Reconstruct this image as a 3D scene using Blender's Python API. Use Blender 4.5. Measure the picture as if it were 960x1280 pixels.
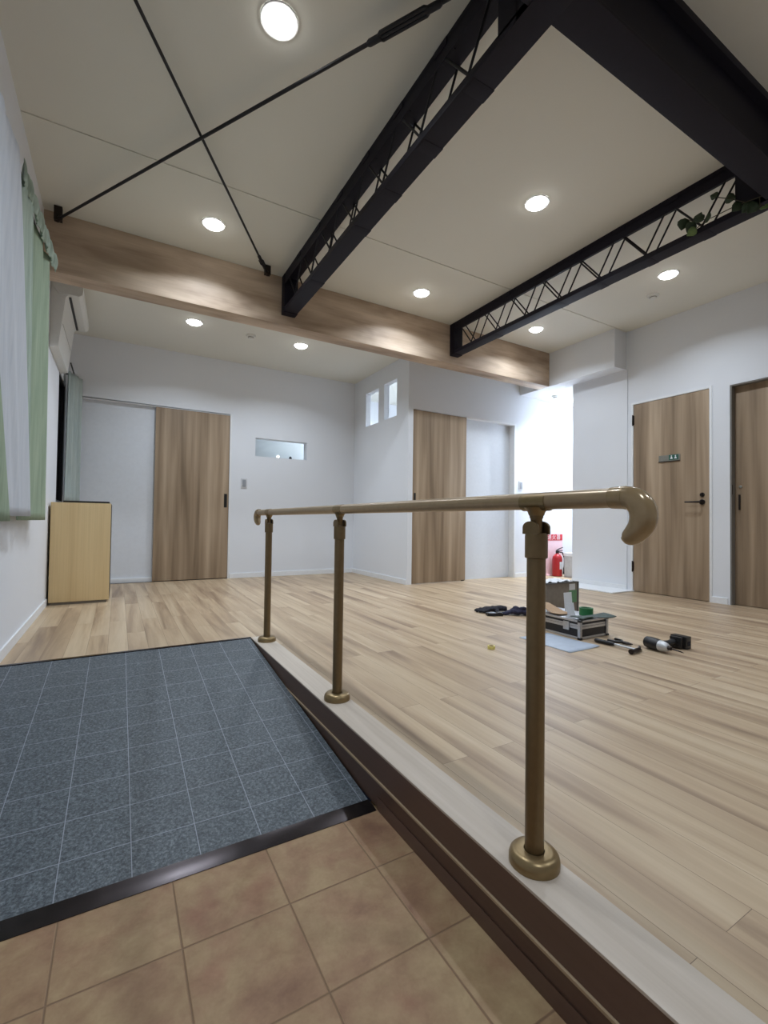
import bpy, bmesh, math, random
from mathutils import Vector, Matrix
random.seed(7)
S = bpy.context.scene
for o in list(bpy.data.objects): bpy.data.objects.remove(o)

# ------------------------------------------------------------------ camera
def cam_axes(yaw, pitch, roll):
    cy, sy, cp, sp, cr, sr = math.cos(yaw), math.sin(yaw), math.cos(pitch), math.sin(pitch), math.cos(roll), math.sin(roll)
    fwd = Vector((sy*cp, cy*cp, sp)); right = Vector((cy, -sy, 0)); up = right.cross(fwd)
    return cr*right - sr*up, sr*right + cr*up, fwd
cx_, cy_, cf_ = cam_axes(0.525152342, 0.0206558751, -0.0135556085)
cd = bpy.data.cameras.new('camera'); cam = bpy.data.objects.new('camera', cd); S.collection.objects.link(cam)
m = Matrix.Identity(4)
for i in range(3):
    m[i][0] = cx_[i]; m[i][1] = cy_[i]; m[i][2] = -cf_[i]
m[2][3] = 0.72
cam.matrix_world = m
cd.sensor_fit = 'HORIZONTAL'; cd.sensor_width = 36; cd.lens = 572.65/960*36
cd.clip_start = 0.02
S.camera = cam

# ------------------------------------------------------------------ world, exposure
w = bpy.data.worlds.new('night'); S.world = w; w.use_nodes = True
w.node_tree.nodes['Background'].inputs[0].default_value = (0.02, 0.03, 0.06, 1)
w.node_tree.nodes['Background'].inputs[1].default_value = 0.15
S.view_settings.view_transform = 'Standard'
S.view_settings.look = 'None'
S.view_settings.gamma = 1
S.view_settings.use_curve_mapping = False
S.view_settings.exposure = 0.0
LAMP_W = 10.2          # power of one ceiling downlight
LAMP_COL = (.775, .868, .985)

# ------------------------------------------------------------------ materials
def s2l(c):
    return tuple((x/12.92 if x <= .04045 else ((x+.055)/1.055)**2.4) for x in c)
def hexc(r, g, b): return s2l((r/255, g/255, b/255)) + (1,)
class N:
    def __init__(s, name):
        s.m = bpy.data.materials.new(name); s.m.use_nodes = True
        s.t = s.m.node_tree; s.b = s.t.nodes['Principled BSDF']; s.x = 0
    def n(s, typ, **kw):
        nd = s.t.nodes.new(typ)
        for k, v in kw.items(): setattr(nd, k, v)
        return nd
    def l(s, a, b): s.t.links.new(a, b)
    def obj(s, scale=(1, 1, 1), rot=(0, 0, 0), loc=(0, 0, 0)):
        tc = s.n('ShaderNodeTexCoord'); mp = s.n('ShaderNodeMapping')
        mp.inputs['Scale'].default_value = scale; mp.inputs['Rotation'].default_value = rot; mp.inputs['Location'].default_value = loc
        s.l(tc.outputs['Object'], mp.inputs['Vector']); return mp.outputs[0]
    def noise(s, vec, scale=1, detail=4, rough=.5, dist=0):
        nd = s.n('ShaderNodeTexNoise'); nd.inputs['Scale'].default_value = scale
        nd.inputs['Detail'].default_value = detail; nd.inputs['Roughness'].default_value = rough; nd.inputs['Distortion'].default_value = dist
        s.l(vec, nd.inputs['Vector']); return nd.outputs['Fac']
    def ramp(s, fac, stops):
        r = s.n('ShaderNodeValToRGB'); e = r.color_ramp.elements
        while len(e) < len(stops): e.new(.5)
        for i, (p, c) in enumerate(stops): e[i].position = p; e[i].color = c
        s.l(fac, r.inputs[0]); return r.outputs[0]
    def mix(s, fac, a, b, mode='MIX'):
        nd = s.n('ShaderNodeMix', data_type='RGBA', blend_type=mode)
        if hasattr(fac, 'is_linked') or not isinstance(fac, (int, float)): s.l(fac, nd.inputs[0])
        else: nd.inputs[0].default_value = fac
        for v, i in ((a, 6), (b, 7)):
            if isinstance(v, tuple): nd.inputs[i].default_value = v
            else: s.l(v, nd.inputs[i])
        return nd.outputs[2]
    def bump(s, h, strength=.2, dist=.002):
        nd = s.n('ShaderNodeBump'); nd.inputs['Strength'].default_value = strength; nd.inputs['Distance'].default_value = dist
        s.l(h, nd.inputs['Height']); s.l(nd.outputs[0], s.b.inputs['Normal'])
    def set(s, col=None, rough=.5, metal=0, spec=None):
        if col is not None:
            if isinstance(col, tuple): s.b.inputs['Base Color'].default_value = col
            else: s.l(col, s.b.inputs['Base Color'])
        s.b.inputs['Roughness'].default_value = rough; s.b.inputs['Metallic'].default_value = metal
        if spec is not None: s.b.inputs['Specular IOR Level'].default_value = spec
        return s.m

def plain(name, rgb, rough=.5, metal=0, var=.06, scale=30, bump=0):
    k = N(name); c = hexc(*rgb)
    f = k.noise(k.obj(), scale, 3)
    d = tuple(x*(1-var) for x in c[:3]) + (1,); u = tuple(min(1, x*(1+var)) for x in c[:3]) + (1,)
    col = k.ramp(f, [(.3, d), (.7, u)])
    if bump: k.bump(f, bump, .002)
    return k.set(col, rough, metal)

def wallpaper(name, rgb):
    k = N(name); c = hexc(*rgb); f = k.noise(k.obj(), 260, 3, .6)
    g = k.noise(k.obj(), 2.0, 2)
    col = k.mix(.03, c, k.ramp(g, [(.3, (.3, .3, .3, 1)), (.7, (1, 1, 1, 1))]), 'MULTIPLY')
    k.bump(f, .12, .0015)
    return k.set(col, .75, 0, .3)
M = {}
M['wall'] = wallpaper('white_wallpaper', (232, 235, 240))
M['ceil'] = wallpaper('ceiling_wallpaper', (230, 229, 220))
M['white'] = plain('white_paint', (236, 238, 240), .45, var=.02)
M['panel'] = plain('white_panel', (226, 231, 238), .5, var=.02)

def floorboards():
    k = N('oak_floorboards')
    v = k.obj((1, 1, 1), (0, 0, math.pi/2), (0, .035, 0))
    br = k.n('ShaderNodeTexBrick'); k.l(v, br.inputs['Vector'])
    br.offset = .37; br.offset_frequency = 2
    br.inputs['Scale'].default_value = 1; br.inputs['Brick Width'].default_value = 1.1; br.inputs['Row Height'].default_value = .0985
    br.inputs['Mortar Size'].default_value = .0007; br.inputs['Mortar Smooth'].default_value = .3; br.inputs['Bias'].default_value = 0
    br.inputs['Color1'].default_value = (0, 0, 0, 1); br.inputs['Color2'].default_value = (1, 1, 1, 1); br.inputs['Mortar'].default_value = (.3, .3, .3, 1)
    # per-board random shifts the grain lookup so grain breaks at board ends
    add = k.n('ShaderNodeVectorMath', operation='MULTIPLY_ADD'); k.l(br.outputs['Color'], add.inputs[0])
    add.inputs[1].default_value = (7, 13, 3); k.l(k.obj((7, .55, 1)), add.inputs[2])
    grain = k.noise(add.outputs[0], 1.0, 4, .55, .6)
    add2 = k.n('ShaderNodeVectorMath', operation='MULTIPLY_ADD'); k.l(br.outputs['Color'], add2.inputs[0])
    add2.inputs[1].default_value = (5, 3, 3); k.l(k.obj((70, 2.2, 1)), add2.inputs[2])
    fine = k.noise(add2.outputs[0], 1.0, 3, .6)
    base = k.ramp(grain, [(.32, hexc(148, 125, 102)), (.47, hexc(184, 160, 131)), (.57, hexc(197, 175, 145)), (.72, hexc(211, 191, 162))])
    tone = k.ramp(br.outputs['Color'], [(0, (.84, .83, .82, 1)), (.35, (.95, .945, .94, 1)), (1, (1.0, 1.0, 1.0, 1))])
    c = k.mix(.45, base, tone, 'MULTIPLY')
    c = k.mix(.22, c, k.ramp(fine, [(.3, (.62, .56, .5, 1)), (.65, (1, 1, 1, 1))]), 'MULTIPLY')
    c = k.mix(br.outputs['Fac'], c, hexc(120, 100, 80))
    k.bump(fine, .05, .001)
    k.set(c, .42, 0, .45)
    return k.m
M['floor'] = floorboards()

def wood_v(name, dark, mid, light, sx=7, sz=.12, rough=.5, ax=2, seed=0.):
    """streaky veneer, grain running along axis ax"""
    k = N(name)
    def sc(a, b): return tuple(b if i == ax else a for i in range(3))
    v = k.obj(sc(sx, sz*sx), (0, 0, 0), (seed, seed*1.7, 0)); f = k.noise(v, 1, 3, .5, .3)
    v2 = k.obj(sc(sx*14, sx*.22), (0, 0, 0), (seed, 0, 0)); g = k.noise(v2, 1, 3, .6)
    c = k.ramp(f, [(.30, hexc(*dark)), (.5, hexc(*mid)), (.72, hexc(*light))])
    c = k.mix(.25, c, k.ramp(g, [(.3, (.68, .64, .6, 1)), (.6, (1, 1, 1, 1))]), 'MULTIPLY')
    k.bump(g, .04, .001)
    return k.set(c, rough, 0, .35)
DW = ((120, 102, 82), (158, 137, 113), (187, 166, 141))
M['door_wood'] = wood_v('ash_veneer_door', *DW, sx=9, sz=.05)
M['beam_wood'] = wood_v('beam_veneer', (152, 130, 110), (192, 170, 148), (220, 200, 178), sx=7, sz=.22, ax=0)
M['maple'] = wood_v('maple_veneer', (214, 186, 138), (226, 200, 152), (234, 210, 164), sx=6, sz=.05)
M['nosing'] = wood_v('pale_nosing_board', (186, 173, 158), (203, 191, 177), (214, 204, 190), sx=8, sz=.06, ax=1, rough=.55)
M['edge_trim'] = plain('beige_edge_trim', (170, 148, 120), .4, 0, .04, 40)
M['brown'] = wood_v('dark_brown_riser', (96, 74, 64), (104, 81, 70), (112, 88, 76), sx=5, sz=.05, ax=1, rough=.4)

def terracotta():
    k = N('terracotta_tiles')
    br = k.n('ShaderNodeTexBrick'); k.l(k.obj((1, 1, 1), (0, 0, 0), (-.135+.2315*10, -1.045+.2315*10, 0)), br.inputs['Vector'])
    br.offset = 0; br.inputs['Scale'].default_value = 1; br.inputs['Brick Width'].default_value = .2315; br.inputs['Row Height'].default_value = .2315
    br.inputs['Mortar Size'].default_value = .0032; br.inputs['Mortar Smooth'].default_value = 1.0; br.inputs['Bias'].default_value = 0
    br.inputs['Color1'].default_value = (0, 0, 0, 1); br.inputs['Color2'].default_value = (1, 1, 1, 1)
    add = k.n('ShaderNodeVectorMath', operation='MULTIPLY_ADD'); k.l(br.outputs['Color'], add.inputs[0])
    add.inputs[1].default_value = (9, 4, 2); k.l(k.obj((1, 1, 1)), add.inputs[2])
    big = k.noise(add.outputs[0], 5.5, 5, .6, .2)
    sm = k.noise(k.obj(), 120, 3, .6)
    mid = k.noise(add.outputs[0], 22, 4, .6, .3)
    c = k.ramp(big, [(.28, hexc(142, 108, 84)), (.40, hexc(160, 128, 98)), (.54, hexc(169, 142, 107)), (.75, hexc(178, 155, 116))])
    redn = k.noise(add.outputs[0], 6.5, 3, .55)
    c = k.mix(k.ramp(redn, [(.54, (0, 0, 0, 1)), (.72, (.6, .6, .6, 1))]), c, hexc(150, 102, 82))
    c = k.mix(.35, c, k.ramp(mid, [(.3, hexc(170, 140, 118)), (.7, (1, 1, 1, 1))]), 'MULTIPLY')
    c = k.mix(.2, c, k.ramp(sm, [(.3, (.6, .55, .5, 1)), (.7, (1, 1, 1, 1))]), 'MULTIPLY')
    c = k.mix(br.outputs['Fac'], c, hexc(126, 100, 76))
    inv = k.n('ShaderNodeMath', operation='SUBTRACT'); inv.inputs[0].default_value = 1; k.l(br.outputs['Fac'], inv.inputs[1])
    ad = k.n('ShaderNodeMath', operation='MULTIPLY_ADD'); k.l(mid, ad.inputs[0]); ad.inputs[1].default_value = .25; k.l(inv.outputs[0], ad.inputs[2])
    k.bump(ad.outputs[0], .5, .003)
    return k.set(c, .55, 0, .35)
M['tile'] = terracotta()

def carpet():
    k = N('slate_grey_vinyl_tiles')
    br = k.n('ShaderNodeTexBrick'); k.l(k.obj((1, 1, 1), (0, 0, 0), (-.109+.16*10, -1.44+.155*20, 0)), br.inputs['Vector'])
    br.offset = 0; br.inputs['Scale'].default_value = 1; br.inputs['Brick Width'].default_value = .16; br.inputs['Row Height'].default_value = .155
    br.inputs['Mortar Size'].default_value = .0013; br.inputs['Mortar Smooth'].default_value = .4; br.inputs['Bias'].default_value = 0
    br.inputs['Color1'].default_value = (.92, .92, .92, 1); br.inputs['Color2'].default_value = (1, 1, 1, 1)
    sp = k.noise(k.obj(), 120, 4, .8)
    sp2 = k.noise(k.obj(), 55, 3, .6)
    c = k.ramp(sp, [(.36, hexc(53, 60, 66)), (.5, hexc(84, 92, 98)), (.66, hexc(126, 134, 140))])
    c = k.mix(.4, c, k.ramp(sp2, [(.35, (.62, .64, .66, 1)), (.65, (1, 1, 1, 1))]), 'MULTIPLY')
    c = k.mix(.6, c, br.outputs['Color'], 'MULTIPLY')
    c = k.mix(br.outputs['Fac'], c, hexc(148, 154, 164))
    k.bump(sp, .25, .001)
    return k.set(c, .5, 0, .4)
M['carpet'] = carpet()

M['steel'] = plain('dark_navy_steel', (21, 18, 31), .6, 0, .12, 40)
M['steel'].node_tree.nodes['Principled BSDF'].inputs['Specular IOR Level'].default_value = .25
M['steel_b'] = plain('dark_steel_rod', (22, 21, 28), .5, .2, .1, 40)
M['bronze'] = plain('champagne_bronze', (142, 122, 88), .34, .75, .05, 60)
M['bronze_p'] = plain('bronze_post', (122, 103, 74), .38, .7, .05, 60)
M['bronze_d'] = plain('bronze_gap', (40, 32, 24), .5, .5, .05, 60)
M['rail_vinyl'] = plain('beige_rail_cover', (164, 142, 112), .3, .3, .05, 60)
M['rail_cap'] = plain('glossy_beige_end_cap', (160, 138, 104), .2, .25, .05, 60)
M['alu_strip'] = plain('dark_aluminium_strip', (62, 57, 58), .24, .9, .2, 12)
M['black'] = plain('black_plastic', (22, 22, 24), .4, 0, .1, 60)
M['blackmetal'] = plain('dark_bronze_fitting', (42, 34, 32), .4, .5, .1, 60)
M['grey_pl'] = plain('grey_plastic', (150, 154, 160), .45, 0, .04, 60)
M['plate'] = plain('switch_plate', (214, 216, 220), .35, 0, .02, 60)
M['alu'] = plain('brushed_aluminium', (190, 190, 192), .35, .8, .08, 80)
M['case_blk'] = plain('black_case_panel', (30, 28, 30), .5, 0, .15, 120)
M['silver'] = plain('silver_plastic', (196, 198, 200), .3, .4, .04, 60)
M['navy'] = plain('navy_cloth', (40, 40, 62), .9, 0, .25, 90, .4)
M['char'] = plain('charcoal_cloth', (32, 32, 40), .9, 0, .25, 90, .4)
M['card'] = plain('brown_cardboard', (176, 146, 116), .85, 0, .06, 40)
M['box_grey'] = plain('grey_brown_carton', (128, 120, 110), .8, 0, .08, 30)
M['box_edge'] = plain('carton_edge', (96, 94, 92), .8, 0, .06, 30)
M['paper'] = plain('white_paper', (228, 230, 234), .7, 0, .02, 40)
M['green_tape'] = plain('green_tape', (34, 112, 62), .45, 0, .08, 60)
M['green_lab'] = plain('green_label', (96, 142, 104), .6, 0, .08, 60)
M['yellow_tape'] = plain('yellow_tape', (232, 218, 130), .5, 0, .06, 60)
M['board'] = plain('pale_board', (176, 186, 200), .5, 0, .05, 25)
M['cloth_gg'] = plain('grey_green_cloth', (88, 98, 94), .8, 0, .12, 40)
M['red'] = plain('red_enamel', (176, 30, 36), .35, 0, .04, 40)
M['redsign'] = plain('red_sign_print', (206, 44, 52), .5, 0, .03, 40)
M['pink'] = plain('pale_pink_panel', (240, 206, 212), .5, 0, .03, 40)
M['clear_g'] = plain('grey_clear_bin', (196, 198, 200), .35, 0, .08, 25)
M['teal'] = plain('teal_sign', (44, 96, 82), .5, 0, .06, 60)
M['signplate'] = plain('grey_sign_plate', (140, 140, 132), .3, .3, .05, 60)
M['leaf'] = plain('dark_leaf', (50, 66, 44), .5, 0, .25, 30)
M['leaf_l'] = plain('light_leaf', (112, 136, 80), .5, 0, .2, 30)
M['stem'] = plain('plant_stem', (66, 62, 44), .7, 0, .15, 40)
M['frame_alu'] = plain('dark_window_frame', (70, 72, 76), .4, .6, .05, 40)
M['gap'] = plain('shadow_gap', (120, 116, 110), .8, 0, .03, 40)
M['ac'] = plain('white_ac_plastic', (226, 226, 222), .35, 0, .02, 40)

def cloth(name, a, b, trans=.25, stripes=18):
    k = N(name)
    f = k.noise(k.obj((30, 30, 2)), 1, 4, .6); g = k.noise(k.obj(), 400, 2, .6)
    c = k.ramp(f, [(.3, hexc(*a)), (.7, hexc(*b))])
    k.bump(g, .2, .001)
    k.set(c, .9, 0, .1)
    tr = k.n('ShaderNodeBsdfTranslucent'); k.l(c, tr.inputs['Color'])
    mx = k.n('ShaderNodeMixShader'); mx.inputs[0].default_value = trans
    k.l(k.b.outputs[0], mx.inputs[1]); k.l(tr.outputs[0], mx.inputs[2])
    k.l(mx.outputs[0], k.t.nodes['Material Output'].inputs['Surface'])
    return k.m
M['green_cur'] = cloth('pale_green_curtain_cloth', (168, 188, 164), (192, 208, 186), .25)
M['mint'] = cloth('pale_mint_cloth', (186, 204, 192), (206, 220, 208), .25)
M['lace'] = cloth('white_lace_cloth', (222, 228, 236), (236, 240, 246), .3)
M['grey_cur'] = cloth('grey_green_curtain_cloth', (176, 190, 188), (200, 210, 206), .2)

def glass(name, tint=(.95, .97, .98, 1), rough=.02):
    k = N(name); k.set(tint, rough); k.b.inputs['Transmission Weight'].default_value = 1; k.b.inputs['IOR'].default_value = 1.45
    return k.m
M['glass'] = glass('window_glass')
k = N('night_glass'); k.set(hexc(14, 22, 36), .08, 0, .5); M['night'] = k.m
def emit(name, col, st):
    k = N(name); k.set((0.9, .9, .9, 1), .5)
    k.b.inputs['Emission Color'].default_value = col; k.b.inputs['Emission Strength'].default_value = st
    return k.m
M['lamp'] = emit('lamp_diffuser', (1, .98, .95, 1), 14)

# ------------------------------------------------------------------ mesh helpers
def NB(): return bmesh.new()
def box(bm, x0, x1, y0, y1, z0, z1, bev=0):
    t = bmesh.new()
    bmesh.ops.create_cube(t, size=1)
    for v in t.verts:
        v.co = Vector(((x0+x1)/2 + v.co.x*(x1-x0), (y0+y1)/2 + v.co.y*(y1-y0), (z0+z1)/2 + v.co.z*(z1-z0)))
    if bev: bmesh.ops.bevel(t, geom=t.edges[:], offset=bev, segments=2, profile=.7, affect='EDGES')
    join(bm, t); return bm
def join(bm, t):
    me = bpy.data.meshes.new('tmp'); t.to_mesh(me); t.free(); bm.from_mesh(me); bpy.data.meshes.remove(me)
def frame_of(d):
    d = d.normalized(); a = Vector((0, 0, 1)) if abs(d.z) < .9 else Vector((1, 0, 0))
    u = d.cross(a).normalized(); return u, d.cross(u)
def tube(bm, pts, rad, n=16, cap=True, sq=None):
    """swept tube through pts with per-point radius"""
    pts = [Vector(p) for p in pts]
    if isinstance(rad, (int, float)): rad = [rad]*len(pts)
    rings = []; u = None
    for i, p in enumerate(pts):
        if i == 0: d = pts[1]-p
        elif i == len(pts)-1: d = p-pts[i-1]
        else: d = (pts[i+1]-p).normalized() + (p-pts[i-1]).normalized()
        d.normalize()
        if u is None: u, v = frame_of(d)
        else:
            u = (u - d*u.dot(d)).normalized(); v = d.cross(u)
        rings.append([bm.verts.new(p + rad[i]*(math.cos(2*math.pi*j/n)*u + math.sin(2*math.pi*j/n)*v*(sq or 1))) for j in range(n)])
    for a, b in zip(rings, rings[1:]):
        for j in range(n): bm.faces.new((a[j], a[(j+1) % n], b[(j+1) % n], b[j]))
    if cap:
        bm.faces.new(rings[0][::-1]); bm.faces.new(rings[-1])
    return bm
def lathe(bm, prof, c=(0, 0, 0), axis='Z', n=28, cap=True):
    """prof: (r, h) pairs"""
    c = Vector(c); ax = {'X': (Vector((0, 1, 0)), Vector((0, 0, 1)), Vector((1, 0, 0))), 'Y': (Vector((0, 0, 1)), Vector((1, 0, 0)), Vector((0, 1, 0))), 'Z': (Vector((1, 0, 0)), Vector((0, 1, 0)), Vector((0, 0, 1)))}[axis] if isinstance(axis, str) else (*frame_of(Vector(axis)), Vector(axis).normalized())
    rings = []
    for r, h in prof:
        rings.append([bm.verts.new(c + ax[2]*h + r*(math.cos(2*math.pi*j/n)*ax[0] + math.sin(2*math.pi*j/n)*ax[1])) for j in range(n)])
    for a, b in zip(rings, rings[1:]):
        for j in range(n): bm.faces.new((a[j], a[(j+1) % n], b[(j+1) % n], b[j]))
    if cap:
        bm.faces.new(rings[0][::-1]); bm.faces.new(rings[-1])
    return bm
def ring(bm, c, r0, r1, h0, h1, n=32, axis='Z'):
    lathe(bm, [(r1, h0), (r1, h1), (r0, h1), (r0, h0), (r1, h0)], c, axis, n, False); return bm
def prism(bm, poly, lo, hi, axis='Y', bev=0):
    """extrude a 2-D polygon; axis Y: poly=(x,z); X: poly=(y,z); Z: poly=(x,y)"""
    t = bmesh.new()
    def P(p, h): return {'Y': (p[0], h, p[1]), 'X': (h, p[0], p[1]), 'Z': (p[0], p[1], h)}[axis]
    a = [t.verts.new(P(p, lo)) for p in poly]; b = [t.verts.new(P(p, hi)) for p in poly]
    n = len(poly); t.faces.new(a); t.faces.new(b[::-1])
    for i in range(n): t.faces.new((a[i], b[i], b[(i+1) % n], a[(i+1) % n]))
    bmesh.ops.recalc_face_normals(t, faces=t.faces[:])
    if bev: bmesh.ops.bevel(t, geom=t.edges[:], offset=bev, segments=2, profile=.7, affect='EDGES')
    join(bm, t); return bm
def grid(bm, fn, nu, nv):
    vs = [[bm.verts.new(fn(i/nu, j/nv)) for j in range(nv+1)] for i in range(nu+1)]
    for i in range(nu):
        for j in range(nv): bm.faces.new((vs[i][j], vs[i+1][j], vs[i+1][j+1], vs[i][j+1]))
    return bm
def obj(name, bm, mat, parent=None, smooth=True, ang=35, label=None):
    bmesh.ops.recalc_face_normals(bm, faces=bm.faces[:])
    me = bpy.data.meshes.new(name)
    if parent is not None:
        o0 = Vector((0, 0, 0)); p = parent
        while p: o0 += Vector(p.location); p = p.parent
        bmesh.ops.translate(bm, verts=bm.verts[:], vec=-o0)
    bm.to_mesh(me); bm.free()
    if smooth:
        me.polygons.foreach_set('use_smooth', [True]*len(me.polygons))
        me.set_sharp_from_angle(angle=math.radians(ang))
    me.materials.append(M[mat])
    o = bpy.data.objects.new(name, me); S.collection.objects.link(o)
    if parent is not None: o.parent = parent
    if label: o['label'] = label
    return o
def thing(name, label, cat, loc=(0, 0, 0), group=None):
    o = bpy.data.objects.new(name, None); S.collection.objects.link(o); o.location = loc; o.empty_display_size = .1
    o['label'] = label; o['category'] = cat
    if group: o['group'] = group
    return o
def tag(o, label, cat, group=None):
    o['label'] = label; o['category'] = cat
    if group: o['group'] = group
    return o
def struct(name, bm, mat, label=None, cat=None, parent=None):
    o = obj(name, bm, mat, parent, smooth=False); o['kind'] = 'structure'
    if label: o['label'] = label
    if cat: o['category'] = cat
    return o
def area_lamp(parent, loc, power, size=.09, spread=140, rot=(0, 0, 0), col=LAMP_COL):
    ld = bpy.data.lights.new('lamp_light', 'AREA'); ld.shape = 'DISK'; ld.size = size; ld.energy = power; ld.color = col; ld.spread = math.radians(spread)
    lo = bpy.data.objects.new('lamp_light', ld); S.collection.objects.link(lo)
    lo.location = Vector(loc) - (Vector(parent.location) if parent else Vector()); lo.rotation_euler = rot
    if parent: lo.parent = parent
    return lo

def wall_holes(bm, axis, p0, p1, u0, u1, z0, z1, holes):
    """wall slab between planes p0..p1 (axis 'X' or 'Y' is its normal), with rectangular through-holes (u0,u1,z0,z1)"""
    us = sorted({u0, u1, *[h[0] for h in holes], *[h[1] for h in holes]}); zs = sorted({z0, z1, *[h[2] for h in holes], *[h[3] for h in holes]})
    us = [u for u in us if u0 <= u <= u1]; zs = [z for z in zs if z0 <= z <= z1]
    def inside(u, z): return any(h[0] < u < h[1] and h[2] < z < h[3] for h in holes)
    cells = {(i, j) for i in range(len(us)-1) for j in range(len(zs)-1) if not inside((us[i]+us[i+1])/2, (zs[j]+zs[j+1])/2)}
    V = {}
    def vert(i, j, s):
        if (i, j, s) not in V:
            p = p1 if s else p0
            V[(i, j, s)] = bm.verts.new((p, us[i], zs[j]) if axis == 'X' else (us[i], p, zs[j]))
        return V[(i, j, s)]
    for (i, j) in cells:
        for s in (0, 1): bm.faces.new([vert(a, b, s) for a, b in ((i, j), (i+1, j), (i+1, j+1), (i, j+1))])
        for (di, dj, e) in ((-1, 0, ((i, j), (i, j+1))), (1, 0, ((i+1, j), (i+1, j+1))), (0, -1, ((i, j), (i+1, j))), (0, 1, ((i, j+1), (i+1, j+1)))):
            if (i+di, j+dj) not in cells:
                (a, b), (c, d) = e
                bm.faces.new((vert(a, b, 0), vert(c, d, 0), vert(c, d, 1), vert(a, b, 1)))
    return bm

# ------------------------------------------------------------------ room shell
XL, XR, YB, YM, ZC, ZB, ZT = -.495, 4.85, 5.8, 4.40, 2.86, 2.66, -.175
YF = -2.5
bm = NB(); box(bm, .828, 7.0, YF, 4.52, -.06, 0); box(bm, XL, .828, 2.84, 4.52, -.06, 0); box(bm, XL, 4.7, 4.52, 6.6, -.06, 0)
struct('floor', bm, 'floor', 'pale oak floorboards of the raised room', 'floor')
bm = NB(); box(bm, XL, .735, YF, 1.3, ZT-.05, ZT)
struct('floor_entrance', bm, 'tile', 'mottled terracotta tile floor of the sunken entrance', 'floor')
bm = NB(); box(bm, XL, XR, YF, 4.40, ZC+.006, ZC+.1); box(bm, XL, XR, YF, 3.009, ZC, ZC+.006); box(bm, XL, XR, 3.031, 4.40, ZC, ZC+.006)
struct('ceiling', bm, 'ceil', 'pale ceiling over the main room', 'ceiling')
bm = NB(); box(bm, XL, 4.64, 4.085, YB, ZB, ZB+.06)
struct('ceiling_alcove', bm, 'ceil', 'lower ceiling behind the wooden beam', 'ceiling')
bm = NB(); box(bm, 4.85, 7.0, 3.72, 4.46, 2.44, 2.5)
struct('ceiling_corridor', bm, 'ceil', 'low ceiling of the corridor', 'ceiling')

bm = NB(); wall_holes(bm, 'X', XL-.12, XL, YF, YB, ZT, 2.96, [(2.25, 3.62, .78, 2.32), (5.08, 5.66, .86, 2.06)])
struct('wall_left', bm, 'wall', 'white left wall with curtained windows', 'wall')
bm = NB(); wall_holes(bm, 'Y', YB, YB+.12, XL-.12, 3.0, -.06, 2.96, [(-.43, 1.165, 0, 2.0), (1.475, 2.157, 1.522, 1.757)])
struct('wall_back', bm, 'wall', 'white back wall with sliding door', 'wall')
bm = NB(); wall_holes(bm, 'X', 2.86, 2.94, 4.52, YB, 0, ZB, [(5.112, 5.46, 1.99, 2.435), (4.665, 4.972, 1.993, 2.443)])
struct('wall_partition', bm, 'wall', 'white partition wall with two small windows', 'wall')
bm = NB(); wall_holes(bm, 'Y', YM, YM+.12, 2.86, 4.98, 0, 2.66, [(2.925, 4.545, 0, 2.03)])
struct('wall_middle', bm, 'wall', 'white wall holding the middle sliding door', 'wall')
bm = NB(); box(bm, 4.98, 7.0, YM+.03, YM+.13, 0, 2.5); struct('wall_corridor_back', bm, 'wall')
bm = NB(); box(bm, 7.0, 7.1, 3.6, 4.6, 0, 2.5); struct('wall_corridor_end', bm, 'wall')
bm = NB(); box(bm, 4.97, 7.0, 3.60, 3.72, 0, 2.5); struct('wall_corridor_side', bm, 'wall')
bm = NB(); wall_holes(bm, 'X', XR, XR+.12, YF, 3.72, 0, 2.96, [(2.207, 2.957, 0, 2.035), (1.10, 2.042, 0, 2.02)])
struct('wall_right', bm, 'wall', 'white right wall with two wooden doors', 'wall')
bm = NB(); box(bm, XL-.12, 5.0, YF-.1, YF, ZT-.05, 2.96); struct('wall_front', bm, 'wall')
bm = NB(); box(bm, 4.64, XR, 3.04, 4.40, 2.44, ZC); struct('wall_soffit', bm, 'wall', 'white boxed soffit under the ceiling by the corridor', 'wall')
# low white slab at the foot of the wall left of the toilet door
bm = NB(); box(bm, 4.46, XR-.003, 2.94, 3.70, 0, .012, .003); struct('trim_1', bm, 'white', 'low white slab along the foot of the wall', 'trim')
# a thin pilaster skin that makes the vertical seam left of the door
bm = NB(); box(bm, XR-.012, XR, 3.02, 3.72, 0, 2.44); struct('wall_pilaster', bm, 'wall')

# rooms behind the little windows (lit, plain walls)
bm = NB(); box(bm, 4.62, 4.72, 4.52, 6.5, 0, 2.7); struct('wall_inner_east', bm, 'wall')
bm = NB(); box(bm, -.6, 4.72, 6.5, 6.6, 0, 2.7); struct('wall_inner_north', bm, 'wall')
bm = NB(); box(bm, -.6, 4.72, 5.92, 6.5, ZB, ZB+.06); box(bm, 2.86, 4.72, 5.8, 5.92, ZB, ZB+.06); struct('ceiling_inner', bm, 'ceil')
bm = NB(); box(bm, -.7, -.6, 5.92, 6.6, 0, 2.7); struct('wall_inner_west', bm, 'wall')
il = area_lamp(None, (3.9, 5.2, ZB-.02), 60, .3, 160)
il2 = area_lamp(None, (2.4, 6.25, ZB-.02), 8, .2, 160, col=(.82, .93, .93))

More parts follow.
